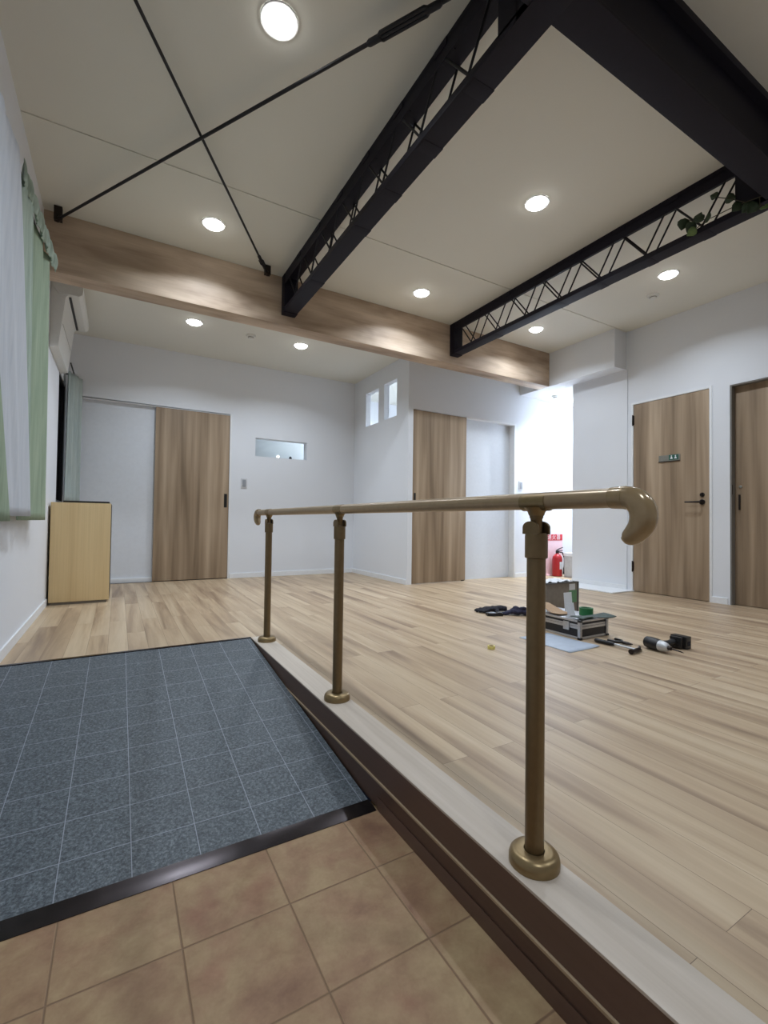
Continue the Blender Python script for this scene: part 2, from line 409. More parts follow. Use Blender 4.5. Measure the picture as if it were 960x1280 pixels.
# baseboards
def baseboard(name, x0, x1, y0, y1):
    bm = NB(); box(bm, x0, x1, y0, y1, 0, .058, .002); struct(name, bm, 'white')
baseboard('baseboard_left', XL, XL+.010, 2.86, 4.57)
baseboard('baseboard_back', 1.185, 2.86, YB-.010, YB)
baseboard('baseboard_partition', 2.85, 2.86, YM, YB-.01)
baseboard('baseboard_middle', 4.56, 4.98, YM-.010, YM)
baseboard('baseboard_corridor', 4.98, 6.9, YM+.02, YM+.03)
baseboard('baseboard_right', XR-.010, XR, 2.06, 2.19)
baseboard('baseboard_column', XR-.022, XR-.012, 3.02, 3.72)

# ------------------------------------------------------------------ doors
def slim_frame(bm, axis, p0, p1, u0, u1, z1, t):
    """casing of two jambs and a head around an opening"""
    for a, b, c, d in ((u0-t, u0, 0, z1+t), (u1, u1+t, 0, z1+t), (u0, u1, z1, z1+t)):
        if axis == 'X': box(bm, p0, p1, a, b, c, d, .0015)
        else: box(bm, a, b, p0, p1, c, d, .0015)
# door 1: sliding door in the back wall
d1 = thing('door_1', 'wood veneer sliding door in the back wall', 'door', (.75, YB, 0)); d1['kind'] = 'structure'
bm = NB(); box(bm, .345, 1.161, YB+.004, YB+.04, .008, 1.992, .002); obj('door_leaf', bm, 'door_wood', d1)
bm = NB(); box(bm, -.43, .36, YB+.052, YB+.075, .0, 2.0); obj('side_panel', bm, 'panel', d1, label='white pocket panel')
bm = NB(); box(bm, -.43, 1.165, YB+.0, YB+.05, 1.994, 2.008); box(bm, 1.1625, 1.183, YB-.006, YB+.06, 0, 2.008, .002); obj('door_frame', bm, 'white', d1)
bm = NB(); box(bm, -.43, .345, YB+.035, YB+.052, 0, .05, .002); obj('foot_trim', bm, 'white', d1)
bm = NB(); box(bm, 1.108, 1.142, YB+.0005, YB+.006, .865, 1.03, .002); obj('door_pull', bm, 'black', d1, label='black recessed pull')
# door 2: sliding door in the middle wall
d2 = thing('door_2', 'wood veneer sliding door beside a white recess', 'door', (3.3, YM, 0)); d2['kind'] = 'structure'
bm = NB(); box(bm, 2.929, 3.722, YM+.004, YM+.04, .006, 2.024, .002); obj('door_leaf', bm, 'door_wood', d2)
bm = NB(); box(bm, 3.69, 4.545, YM+.098, YM+.118, 0, 2.03); obj('side_panel', bm, 'panel', d2, label='white pocket panel')
bm = NB(); box(bm, 3.722, 4.542, YM-.006, YM+.05, 2.022, 2.042, .002); box(bm, 4.542, 4.568, YM-.006, YM+.095, 0, 2.042, .002); obj('door_frame', bm, 'white', d2)
bm = NB(); box(bm, 2.946, 2.972, YM+.0005, YM+.006, .955, 1.055, .002); obj('door_pull', bm, 'black', d2, label='black recessed pull')
bm = NB(); box(bm, 3.655, 3.70, YM-.004, YM+.006, .004, .014, .001); obj('floor_guide', bm, 'blackmetal', d2, label='small dark floor guide')
# door 3: hinged toilet door in the right wall
d3 = thing('door_3', 'hinged wood veneer door with lever handle and sign', 'door', (XR, 2.58, 0)); d3['kind'] = 'structure'
bm = NB(); box(bm, XR-.002, XR+.034, 2.213, 2.951, .006, 2.029, .002); obj('door_leaf', bm, 'door_wood', d3)
bm = NB(); slim_frame(bm, 'X', XR-.008, XR+.09, 2.209, 2.955, 2.031, .022); obj('door_frame', bm, 'white', d3)
for z in (1.86, .27):
    bm = NB(); lathe(bm, [(.006, -.058), (.0075, -.054), (.0075, .054), (.006, .058)], (XR-.010, 2.957, z), 'Z', 14); box(bm, XR-.0075, XR-.0025, 2.944, 2.957, z-.05, z+.05, .001)
    obj('hinge', bm, 'blackmetal', d3, label='dark hinge')
bm = NB(); lathe(bm, [(.026, 0), (.026, .007), (.022, .010)], (XR-.0022, 2.272, .948), (-1, 0, 0), 24)
tube(bm, [(XR-.01, 2.272, .948), (XR-.05, 2.272, .948), (XR-.054, 2.285, .948), (XR-.054, 2.33, .949), (XR-.052, 2.405, .950)], [.010, .010, .010, .0085, .0075], 12)
obj('lever_handle', bm, 'blackmetal', d3, label='dark lever handle')
bm = NB(); lathe(bm, [(.021, 0), (.021, .006), (.018, .010)], (XR-.0022, 2.272, 1.018), (-1, 0, 0), 24); box(bm, XR-.024, XR-.010, 2.268, 2.276, 1.004, 1.032, .002)
obj('thumb_turn', bm, 'blackmetal', d3, label='dark round thumb turn')
bm = NB(); box(bm, XR-.004, XR+.001, 2.2045, 2.2125, .93, .99, .001); obj('latch_plate', bm, 'frame_alu', d3)
sg = bpy.data.objects.new('door_sign', None)
bm = NB(); box(bm, XR-.008, XR-.0022, 2.472, 2.680, 1.376, 1.438, .001)
sg = obj('door_sign', bm, 'signplate', d3, label='small grey sign plate with teal square')
bm = NB(); box(bm, XR-.0095, XR-.008, 2.486, 2.578, 1.384, 1.436, .0005); obj('sign_square', bm, 'teal', sg)
bm = NB()
for yc in (2.552, 2.513):      # two white pictogram figures
    lathe(bm, [(.006, 0), (.006, .0012)], (XR-.0095, yc, 1.4235), (-1, 0, 0), 12)
    prism(bm, [(yc-.013, 1.395), (yc+.013, 1.395), (yc+.005, 1.416), (yc-.005, 1.416)], XR-.0107, XR-.0095, 'X')
obj('sign_figure', bm, 'paper', sg)
bm = NB(); box(bm, XR-.011, XR-.0022, 2.472, 2.682, 1.369, 1.376, .001); obj('sign_ledge', bm, 'blackmetal', sg)
# door 4: recessed door at the right edge
d4 = thing('door_4', 'recessed wood veneer door with slim vertical handle', 'door', (XR, 1.6, 0)); d4['kind'] = 'structure'
bm = NB(); box(bm, XR+.062, XR+.098, 1.10, 2.042, .005, 2.015, .002); obj('door_leaf', bm, 'door_wood', d4)
bm = NB(); box(bm, XR+.001, XR+.062, 2.028, 2.041, .0, 2.019); box(bm, XR+.001, XR+.062, 1.10, 2.028, 2.006, 2.019); obj('jamb_shade', bm, 'gap', d4)  # grey strips put the shade of the door recess into colour
bm = NB(); box(bm, XR+.048, XR+.0625, 1.985, 1.997, .868, 1.008, .003); obj('door_handle', bm, 'blackmetal', d4, label='slim dark vertical handle')
bm = NB(); lathe(bm, [(.013, 0), (.013, .004), (.010, .006)], (XR+.0622, 1.985, 1.08), (-1, 0, 0), 18); obj('keyhole', bm, 'signplate', d4)
bm = NB(); box(bm, XR+.004, XR+.016, 2.0265, 2.030, 1.01, 1.10, .001); obj('strike_plate', bm, 'blackmetal', d4, label='dark strike plate')

# ------------------------------------------------------------------ windows
w1 = thing('window_1', 'dark night window behind the curtains', 'window', (XL, 2.93, .78)); w1['kind'] = 'structure'
bm = NB(); box(bm, XL-.09, XL-.08, 2.25, 3.62, .78, 2.32); obj('pane', bm, 'night', w1)
bm = NB()
for a, b, c, d in ((2.25, 3.62, .78, .82), (2.25, 3.62, 2.28, 2.32), (2.25, 2.29, .78, 2.32), (3.58, 3.62, .78, 2.32), (2.915, 2.955, .78, 2.32)): box(bm, XL-.08, XL-.04, a, b, c, d, .002)
obj('window_frame', bm, 'frame_alu', w1)
w2 = thing('window_2', 'dark night window beside grey curtain folds', 'window', (XL, 5.37, .86)); w2['kind'] = 'structure'
bm = NB(); box(bm, XL-.04, XL-.03, 5.08, 5.66, .86, 2.06); obj('pane', bm, 'night', w2)
bm = NB()
for a, b, c, d in ((5.08, 5.66, .86, .88), (5.08, 5.66, 2.04, 2.06), (5.64, 5.66, .86, 2.06)): box(bm, XL-.03, XL-.005, a, b, c, d, .002)
obj('window_frame', bm, 'frame_alu', w2)
w3 = thing('window_3', 'long horizontal opening with glass in the back wall', 'window', (1.8, YB, 1.52)); w3['kind'] = 'structure'
bm = NB(); box(bm, 1.475, 2.157, YB+.10, YB+.106, 1.522, 1.757); obj('pane', bm, 'glass', w3)
for nm, (y0, y1, z0, z1) in (('window_4', (5.112, 5.46, 1.99, 2.435)), ('window_5', (4.665, 4.972, 1.993, 2.443))):
    ww = thing(nm, 'small square glazed opening in the partition wall' if nm == 'window_4' else 'small glazed opening nearest the corner of the partition', 'window', (2.86, (y0+y1)/2, z0)); ww['kind'] = 'structure'
    bm = NB(); box(bm, 2.925, 2.931, y0, y1, z0, z1); obj('pane', bm, 'glass', ww)

# ------------------------------------------------------------------ beam, girder, trusses, bracing
bm = NB(); box(bm, XL, 4.638, 3.915, 4.085, 2.44, ZC-.001, .003)
tag(obj('ceiling_beam', bm, 'beam_wood'), 'long wood-clad beam crossing the room below the ceiling', 'beam')

gd = thing('steel_girder', 'dark steel girder crossing overhead between both trusses', 'girder', (2.2, 1.05, 2.53))
bm = NB(); box(bm, XL, XR, .98, 1.115, 2.53, 2.546, .002); obj('bottom_flange', bm, 'steel', gd)
bm = NB(); box(bm, XL, XR, 1.02, 1.078, 2.546, 2.82); obj('web', bm, 'steel', gd)
bm = NB(); box(bm, XL, XR, .98, 1.163, 2.82, ZC-.001, .002); obj('top_flange', bm, 'steel', gd)

NODES_B = [3.579, 3.224, 2.866, 2.512, 2.15, 1.794, 1.441]
NODES_T = [3.77, 3.42, 3.065, 2.71, 2.35, 1.99, 1.635, 1.28]
def truss(x0, x1, label):
    t = thing('roof_truss', label, 'truss', ((x0+x1)/2, 3.9, 2.525), 'dark lattice trusses under the ceiling')
    bm = NB(); box(bm, x0, x1, -.6, 3.905, 2.526, 2.562, .003); obj('bottom_chord', bm, 'steel', t)
    bm = NB(); box(bm, x0, x1, -.6, 3.905, 2.822, ZC-.001, .003); box(bm, x0, x0+.007, -.6, 3.9, 2.766, 2.83); obj('top_chord', bm, 'steel', t)
    bm = NB(); box(bm, x0-.002, x1+.002, 3.835, 3.913, 2.52, ZC-.002, .004); obj('end_plate', bm, 'steel', t)
    bm = NB(); box(bm, x0, x0+.012, 1.165, 1.262, 2.55, 2.83); box(bm, x1-.012, x1, 1.165, 1.262, 2.55, 2.83); box(bm, x0, x1, .95, 1.17, 2.528, 2.85); obj('joint_plate', bm, 'steel', t)
    zb, zt = 2.566, 2.822
    for xs, sh in ((x0+.009, 0), (x1-.009, 0)):
        bm = NB()
        seq = []
        for i, yt in enumerate(NODES_T):
            seq.append((yt, zt))
            if i < len(NODES_B): seq.append((NODES_B[i], zb))
        seq += [(1.10-.178*i, zt if i % 2 else zb) for i in range(10)]
        for a, b in zip(seq, seq[1:]): tube(bm, [(xs, a[0], a[1]), (xs, b[0], b[1])], .006, 8)
        obj('web_rod', bm, 'steel_b', t)
    for y in (3.48, 3.08, 2.70, 2.34, 1.98, 1.62):
        bm = NB(); box(bm, x0-.005, x0+.05, y-.045, y+.045, 2.818, 2.852, .003); obj('gusset_plate', bm, 'steel', t)
    for y in (3.26, 2.52, 2.16, 1.79, 1.44):
        bm = NB(); box(bm, x0+.01, x1+.002, y-.035, y+.035, 2.5245, 2.53, .0007); obj('batten_plate', bm, 'steel', t)
    return t
truss(1.20, 1.318, 'dark lattice truss over the handrail, left of the two')
truss(3.065, 3.172, 'dark lattice truss with leafy vine, right of the two')

def brace(a, b, r, tb, label, ends):
    t = thing('brace_rod', label, 'brace rod', a, 'crossed ceiling brace rods')
    A, B = Vector(a), Vector(b); d = (B-A).normalized()
    bm = NB(); tube(bm, [A, B], r, 12); obj('rod', bm, 'steel_b', t)
    p, q = A+d*tb[0], A+d*tb[1]; u = d.cross(Vector((0, 0, 1))).normalized()
    bm = NB()
    for s in (-1, 1): tube(bm, [p+d*.015, p+d*.04+u*s*r*1.9, q-d*.04+u*s*r*1.9, q-d*.015], [r*.9, r*.95, r*.95, r*.9], 10)
    tube(bm, [p-d*.03, p-d*.02, p+d*.035], [r*1.2, r*1.7, r*1.7], 12); tube(bm, [q-d*.035, q+d*.02, q+d*.03], [r*1.7, r*1.7, r*1.2], 12)
    obj('turnbuckle', bm, 'steel_b', t)
    for e, s in ends:
        e = Vector(e); bm = NB()
        tube(bm, [e-d*.012*s, e+d*.035*s], [.019, .013], 10); box(bm, e.x-.024, e.x+.024, e.y-.02, e.y+.02, e.z-.012, ZC-.002, .002)
        obj('rod_bracket', bm, 'blackmetal', t)
brace((-.40, 3.83, 2.775), (1.14, 1.30, 2.775), .0085, (2.50, 2.78), 'brace rod from the curtain corner towards the girder, with turnbuckle overhead', [((-.405, 3.84, 2.775), 1), ((1.145, 1.29, 2.775), -1)])
brace((1.035, 3.80, 2.795), (-.42, 1.33, 2.795), .0075, (.09, .22), 'brace rod ending on the wooden beam beside the left truss', [((1.04, 3.81, 2.795), 1), ((-.425, 1.32, 2.795), -1)])

# ------------------------------------------------------------------ step, ramp
st = thing('entrance_step', 'long dark brown entrance step with pale top board', 'step', (.77, .2, ZT))
bm = NB(); box(bm, .716, .827, YF, 2.838, -.005, .0015, .0015); obj('top_board', bm, 'nosing', st, label='pale top board')
bm = NB(); box(bm, .7165, .80, YF, 2.838, -.083, -.005); obj('upper_riser', bm, 'brown', st, label='dark brown upper riser')
bm = NB(); box(bm, .7115, .7175, YF, 2.60, -.090, -.0835, .001); obj('edge_strip', bm, 'edge_trim', st, label='pale thin edge strip')
bm = NB(); box(bm, .7175, .80, YF, 2.838, -.17, -.083); obj('lower_riser', bm, 'brown', st, label='dark brown lower riser')
bm = NB(); box(bm, .714, .73, YF, 1.25, ZT, -.135, .0015); obj('foot_board', bm, 'brown', st)

rp = thing('entrance_ramp', 'wide ramp covered in speckled slate grey square tiles', 'ramp', (.1, 2.0, ZT))
K = .175/1.578
def rz(y): return -K*(2.838-y)
bm = NB(); prism(bm, [(2.836, -.001), (1.268, rz(1.268)), (1.268, ZT), (2.836, ZT)], XL+.002, .7108, 'X'); obj('ramp_surface', bm, 'carpet', rp)
bm = NB(); prism(bm, [(1.300, rz(1.300)+.004), (1.272, rz(1.272)+.005), (1.248, ZT+.0015), (1.248, ZT), (1.268, ZT), (1.300, rz(1.300)-.002)], XL+.002, .7108, 'X'); obj('front_strip', bm, 'alu_strip', rp, label='dark metal front edging strip')
bm = NB(); prism(bm, [(2.846, .003), (2.846, 0), (2.826, rz(2.826)), (2.826, rz(2.826)+.004)], XL+.002, .7155, 'X'); obj('back_strip', bm, 'alu_strip', rp, label='thin dark metal back edging strip')

# ------------------------------------------------------------------ handrail
hr = thing('handrail', 'bronze handrail with beige top bar along the entrance step', 'handrail', (.78, 1.7, 0))
RX, RZ = .78, .7665
bm = NB(); tube(bm, [(RX, .515, RZ+.002), (RX, 2.93, RZ-.001)], .0185, 24); obj('top_bar', bm, 'rail_vinyl', hr, label='beige round top bar')
def curl(y, s, name):
    bm = NB()
    Q = [(0, .002, .0196), (.012, .002, .0203), (.026, .0015, .0208), (.042, -.003, .0215), (.054, -.015, .0222), (.058, -.032, .0222), (.053, -.049, .0208), (.042, -.062, .0182), (.031, -.070, .0145), (.024, -.074, .008)]
    P = []
    for i in range(len(Q)-1):
        p0, p1, p2, p3 = Q[max(0, i-1)], Q[i], Q[i+1], Q[min(len(Q)-1, i+2)]
        for t in (0, .25, .5, .75):
            P.append(tuple(.5*(2*p1[c]+(p2[c]-p0[c])*t+(2*p0[c]-5*p1[c]+4*p2[c]-p3[c])*t*t+(3*p1[c]-p0[c]-3*p2[c]+p3[c])*t**3) for c in range(3)))
    P += [Q[-1], (.0225, -.0755, .003)]
    tube(bm, [(RX, y-a*s, RZ+b) for a, b, c in P], [c for a, b, c in P], 28)
    e = obj('end_cap', bm, 'rail_cap', hr, ang=70, label='glossy down-curved end cap')
    bm = NB(); lathe(bm, [(.0204, 0), (.0213, .0006), (.0213, .0014), (.0204, .002)], (RX, y-.028*s, RZ+.0013), (0, s, 0), 28); obj('cap_seam', bm, 'bronze', e)
curl(.515, 1, 'end_cap'); curl(2.93, -1, 'end_cap')
for y in (.69, 1.704, 2.716):
    bm = NB(); lathe(bm, [(.0196, 0), (.0196, .665)], (RX, y, .012), 'Z', 28); po = obj('post', bm, 'bronze_p', hr, label='bronze upright post')
    bm = NB(); lathe(bm, [(.0525, .0), (.0525, .012), (.050, .020), (.044, .026), (.034, .029), (.0215, .028), (.0205, .022)], (RX, y, .0012), 'Z', 36); obj('base_flange', bm, 'bronze', po)
    bm = NB(); lathe(bm, [(.0205, 0), (.0238, .002), (.0238, .048), (.0232, .052)], (RX, y, .645), 'Z', 28); obj('collar', bm, 'bronze_p', po)
    bm = NB()  # clevis: two rounded cheeks
    for s in (-1, 1):
        prof = [(-.021, 0), (.021, 0), (.021, .014)] + [(.021*math.cos(a), .014+.014*math.sin(a)) for a in [math.pi*i/10 for i in range(1, 10)]] + [(-.021, .014)]
        prism(bm, [(y+p[0], .697+p[1]) for p in prof], RX+s*.020-.006*(s > 0), RX+s*.020+.006*(s < 0), 'X', .0015)
    lathe(bm, [(.0215, 0), (.0215, .004)], (RX, y, .6955), 'Z', 24)
    obj('clevis', bm, 'bronze_p', po)
    bm = NB(); lathe(bm, [(.0125, 0), (.0125, .03), (.0145, .033), (.0145, .040), (.017, .046)], (RX, y, .700), 'Z', 20); obj('neck', bm, 'bronze_p', po)
    bm = NB(); tube(bm, [(RX, y-.034, RZ), (RX, y+.034, RZ)], .0198, 24)
    lathe(bm, [(.016, 0), (.0185, .008), (.026, .017)], (RX, y, .737), 'Z', 20); obj('saddle', bm, 'bronze', po)

# ------------------------------------------------------------------ downlights
def downlight(x, y, z, label, power=LAMP_W, r=.068):
    t = thing('downlight', label, 'ceiling light', (x, y, z), 'round recessed downlights')
    bm = NB(); lathe(bm, [(r+.012, -.004), (r+.010, -.007), (r, -.006), (r, -.001)], (x, y, z), 'Z', 32, False); lathe(bm, [(r+.012, -.0005), (r+.012, -.004)], (x, y, z), 'Z', 32, False); obj('trim_ring', bm, 'white', t)
    bm = NB(); lathe(bm, [(r, -.0015), (r, -.004), (r*.93, -.013), (r*.75, -.021), (r*.45, -.027), (r*.12, -.029)], (x, y, z), 'Z', 32); obj('diffuser', bm, 'lamp', t)  # dome bulge shapes the lens bloom, giving a rounder bright outline
    area_lamp(t, (x, y, z-.034), power, .09)
downlight(.55, 1.90, ZC, 'round downlight above the crossed rods, nearest the top of the view')
downlight(.55, 3.47, ZC, 'round downlight between the crossed rods and wooden beam, on the left')
downlight(2.37, 2.11, ZC, 'large bright downlight in the ceiling bay between the two trusses')
downlight(2.40, 3.50, ZC, 'downlight between the two trusses, close to the wooden beam')
downlight(4.01, 2.14, ZC, 'downlight beyond the right truss, beside a smoke detector')
downlight(3.93, 3.50, ZC, 'downlight beyond the right truss, close to the beam end and soffit')
downlight(.604, 4.82, ZB, 'downlight in the lower back ceiling, left of the smoke detector')
downlight(1.71, 4.84, ZB, 'downlight in the lower back ceiling, right of the smoke detector')
downlight(5.46, 4.13, 2.44, 'corridor downlight half hidden behind the wall edge', 42)
for x, wh in ((.55, 'left'), (2.4, 'middle'), (4.0, 'right')):  # extra unseen row, added to light the near part of the room
    downlight(x, -.4, ZC, 'added unseen downlight outside the view, behind the steel girder, %s of that row' % wh)

def smoke(x, y, z, label):
    t = thing('smoke_detector', label, 'smoke detector', (x, y, z))
    bm = NB(); lathe(bm, [(.050, 0), (.050, -.010), (.046, -.016), (.030, -.018)], (x, y, z), 'Z', 28); obj('base', bm, 'ac', t)
    bm = NB(); lathe(bm, [(.029, -.018), (.029, -.030), (.024, -.036), (.010, -.038)], (x, y, z), 'Z', 24); obj('sensor_dome', bm, 'ac', t)
    bm = NB(); ring(bm, (x, y, z), .026, .0305, -.026, -.021, 24); obj('vent_slot', bm, 'gap', t)
smoke(4.26, 2.41, ZC, 'small white smoke detector on the main ceiling by the right wall')
smoke(1.166, 4.86, ZB, 'small white smoke detector on the lower back ceiling')
smoke(5.05, 4.16, 2.44, 'small white smoke detector on the bright corridor ceiling')

# ------------------------------------------------------------------ wall switches
def switch(x, y, z, label):
    t = thing('light_switch', label, 'switch', (x, y, z))
    bm = NB(); box(bm, x-.036, x+.036, y-.008, y, z-.06, z+.06, .002); obj('plate', bm, 'plate', t)
    bm = NB(); box(bm, x-.022, x+.022, y-.011, y-.008, z-.045, z+.045, .001); obj('rocker', bm, 'grey_pl', t)
switch(1.342, YB, 1.172, 'white light switch on the back wall beside the sliding door')
switch(4.665, YM, 1.226, 'white light switch by the white recess near the corridor')

# ------------------------------------------------------------------ cabinet with tray, air conditioner
cb = thing('cabinet', 'low maple wood cabinet against the left wall', 'cabinet', (-.27, 4.78, 0))
bm = NB(); box(bm, -.478, -.056, 4.58, 5.02, .022, .842, .003); obj('carcass', bm, 'maple', cb)
bm = NB(); box(bm, -.470, -.075, 4.592, 5.01, 0, .022); obj('plinth', bm, 'box_grey', cb)
bm = NB(); box(bm, -.0555, -.0535, 4.585, 5.02, .03, .836, .001); obj('edge_band', bm, 'blackmetal', cb)
tr = thing('tray', 'thin black tray lying on top of the maple cabinet', 'tray', (-.25, 4.8, .842))
bm = NB(); box(bm, -.40, -.07, 4.62, 4.95, .8423, .848, .001); obj('base', bm, 'black', tr)
bm = NB(); box(bm, -.40, -.07, 4.62, 4.628, .848, .858); box(bm, -.40, -.07, 4.942, 4.95, .848, .858); box(bm, -.40, -.392, 4.628, 4.942, .848, .858); box(bm, -.078, -.07, 4.628, 4.942, .848, .858); obj('rim', bm, 'black', tr)

acu = thing('air_conditioner', 'white wall-mounted air conditioner above the grey curtain', 'air conditioner', (XL, 4.75, 2.3))
bm = NB(); prism(bm, [(XL+.001, 2.04), (-.437, 2.06), (-.396, 2.455), (-.378, 2.470), (-.378, 2.50), (XL+.001, 2.60)], 4.36, 5.15, 'Y', .004); obj('lower_housing', bm, 'ac', acu)
bm = NB(); prism(bm, [(-.45, 2.478), (-.372, 2.474), (-.31, 2.474), (-.288, 2.49), (-.282, 2.53), (-.292, 2.61), (-.32, 2.640), (XL+.001, 2.642), (XL+.001, 2.55)], 4.35, 5.16, 'Y', .003); obj('front_housing', bm, 'ac', acu)
bm = NB(); prism(bm, [(-.380, 2.4665), (-.363, 2.4665), (-.363, 2.4755), (-.380, 2.4755)], 4.40, 5.13, 'Y'); obj('outlet_slot', bm, 'black', acu, label='dark outlet slot')
bm = NB(); prism(bm, [(-.4215, 2.255), (-.416, 2.255), (-.4155, 2.2585), (-.421, 2.2585)], 4.42, 5.09, 'Y'); obj('panel_seam', bm, 'gap', acu)

# ------------------------------------------------------------------ curtains
def sheet(bm, top, bot, z0, z1, folds, amp0, amp1, x, nu=150, nv=36, gather=None, seed=0):
    rnd = random.Random(seed); ph = [rnd.uniform(0, 6.28) for _ in range(6)]
    def fn(u, v):
        ya = top[0] + (top[1]-top[0])*u; yb = bot[0] + (bot[1]-bot[0])*u
        t = v**.8
        y = ya + (yb-ya)*t
        a = amp0 + (amp1-amp0)*v
        wv = math.sin(2*math.pi*folds*u+ph[0]) + .45*math.sin(2*math.pi*folds*1.63*u+ph[1]+v*.8) + .3*math.sin(2*math.pi*folds*.41*u+ph[2])
        xx = x(u, v) if callable(x) else x
        return (xx + a*wv*.6, y + .3*a*math.sin(2*math.pi*folds*u*1.3+ph[3]), z1 + (z0-z1)*v)
    grid(bm, fn, nu, nv); return bm
def thick(o, t=.0016):
    s = o.modifiers.new('thickness', 'SOLIDIFY'); s.thickness = t
gc = thing('curtain', 'pale green curtain with ruffled heading at the front left window', 'curtain', (-.42, 3.3, .70))
bm = NB(); sheet(bm, (2.72, 3.60), (2.95, 3.70), .70, 2.33, 3.4, .016, .026, lambda u, v: -.455+.043*u, seed=3); thick(obj('drape', bm, 'green_cur', gc))
bm = NB()
def ruf(u, v):
    y = 2.70 + .92*u
    return (-.428+.038*u + (.003+.008*math.sin(v*math.pi))*math.sin(2*math.pi*23*u) + .006*math.sin(2*math.pi*6.3*u+1), y + .006*math.sin(2*math.pi*9*u+v*3), 2.305 + .10*v + .007*math.sin(2*math.pi*23*u+2)*v)
grid(bm, ruf, 220, 8); thick(obj('ruffle', bm, 'mint', gc, label='pale ruffled heading'))
bm = NB(); sheet(bm, (2.73, 2.93), (2.96, 3.05), .74, 2.32, 2.6, .006, .004, lambda u, v: -.432+.018*u, 60, 24, seed=12); thick(obj('pleat', bm, 'mint', gc, label='pale mint pleat'))
gn = thing('curtain', 'pale green curtain at the left picture edge, beside the hem of the white lace', 'curtain', (-.46, 2.4, .70))
bm = NB(); sheet(bm, (1.30, 1.58), (1.70, 2.53), .70, 2.33, 4, .008, .010, -.405, seed=5); thick(obj('drape', bm, 'green_cur', gn))
lc = thing('lace_curtain', 'white lace curtain hanging in front of the green curtain', 'curtain', (-.43, 2.7, .72))
bm = NB(); sheet(bm, (1.85, 2.60), (2.45, 3.09), .722, 2.345, 3.2, .008, .004, lambda u, v: -.440+.012*v+.022*u, seed=9); thick(obj('lace', bm, 'lace', lc), .001)
bm = NB()
def ruf2(u, v):
    return (-.438 + .006*math.sin(2*math.pi*14*u), 1.88+.72*u, 2.322 + .05*v + .006*math.sin(2*math.pi*9*u)*v)
grid(bm, ruf2, 160, 4); thick(obj('heading', bm, 'lace', lc), .001)
rl = thing('curtain_rail', 'dark slim curtain rail above the front left window', 'curtain rail', (XL, 2.8, 2.40))
bm = NB(); box(bm, -.462, -.448, 1.4, 3.70, 2.386, 2.406, .002); obj('rail', bm, 'frame_alu', rl)
for y in (1.5, 2.3, 3.62):
    bm = NB(); box(bm, XL, -.462, y-.012, y+.012, 2.388, 2.402, .001); obj('bracket', bm, 'frame_alu', rl)
gb = thing('curtain', 'grey curtain folds at the far left window beside the cabinet', 'curtain', (-.42, 5.6, .88))
bm = NB()
def bfold(u, v):
    y = 5.44 + .28*u - .12*v*(1-u)
    return (-.462 + .10*u + .018*math.sin(2*math.pi*3.5*u+.5), y, 2.16 - 1.30*v)
grid(bm, bfold, 90, 20); thick(obj('drape', bm, 'grey_cur', gb))
rl2 = thing('curtain_rail', 'short dark curtain rail end above the far left window', 'curtain rail', (XL, 5.4, 2.17))
bm = NB(); box(bm, -.425, -.415, 5.20, 5.72, 2.165, 2.178, .002); obj('rail', bm, 'frame_alu', rl2)
bm = NB(); box(bm, XL, -.425, 5.60, 5.62, 2.167, 2.176, .001); obj('bracket', bm, 'frame_alu', rl2)

# ------------------------------------------------------------------ things on the sill of the long opening
t = thing('bulb_lamp', 'tiny glowing white lamp on the sill of the long wall opening', 'lamp', (1.79, YB+.07, 1.522))
bm = NB(); lathe(bm, [(.012, 0), (.012, .012), (.008, .016)], (1.79, YB+.07, 1.5222), 'Z', 16); obj('base', bm, 'white', t)
bm = NB(); lathe(bm, [(.006, .016), (.011, .020), (.0135, .027), (.012, .034), (.007, .039), (.002, .041)], (1.79, YB+.07, 1.5222), 'Z', 18); obj('globe', bm, 'lamp', t)
bm = NB(); lathe(bm, [(.012, 0), (.018, .006), (.020, .018), (.017, .028), (.010, .034), (.010, .040)], (1.955, YB+.07, 1.5222), 'Z', 16)
tag(obj('small_pot', bm, 'char'), 'tiny dark pot on the sill of the long wall opening', 'pot')

# ------------------------------------------------------------------ corridor: extinguisher, sign, bin
sgn = thing('extinguisher_sign', 'red and pink fire extinguisher sign board standing in the corridor', 'sign', (5.28, 4.36, 0))
bm = NB(); box(bm, 5.09, 5.452, 4.353, 4.361, .012, .575, .001); obj('sign_panel', bm, 'pink', sgn)
bm = NB(); box(bm, 5.095, 5.447, 4.350, 4.353, .487, .572, .0005); hd = obj('sign_header', bm, 'redsign', sgn)
bm = NB(); box(bm, 5.12, 5.42, 4.340, 4.39, 0, .012, .002); obj('sign_foot', bm, 'pink', sgn)
cu = bpy.data.curves.new('sign_text', 'FONT'); cu.body = '\u6d88\u706b\u5668'; cu.size = .082; cu.align_x = 'CENTER'; cu.align_y = 'CENTER'; cu.extrude = .0008; cu.space_character = 1.22
to = bpy.data.objects.new('sign_text_tmp', cu); S.collection.objects.link(to)
dg = bpy.context.evaluated_depsgraph_get(); me = bpy.data.meshes.new_from_object(to.evaluated_get(dg)); bpy.data.objects.remove(to)
me.transform(Matrix.Translation(Vector((5.271, 4.3492, .5295)) - Vector(sgn.location)) @ Matrix.Rotation(math.pi/2, 4, 'X')); me.materials.clear(); me.materials.append(M['paper'])
to = bpy.data.objects.new('sign_text', me); S.collection.objects.link(to); to.parent = sgn
to.parent = hd
ex = thing('fire_extinguisher', 'red fire extinguisher standing before its sign in the corridor', 'fire extinguisher', (5.235, 4.263, 0))
bm = NB(); lathe(bm, [(.062, 0), (.066, .006), (.066, .235), (.060, .265), (.040, .290), (.022, .30), (.020, .315)], (5.235, 4.263, .004), 'Z', 28); obj('cylinder', bm, 'red', ex)
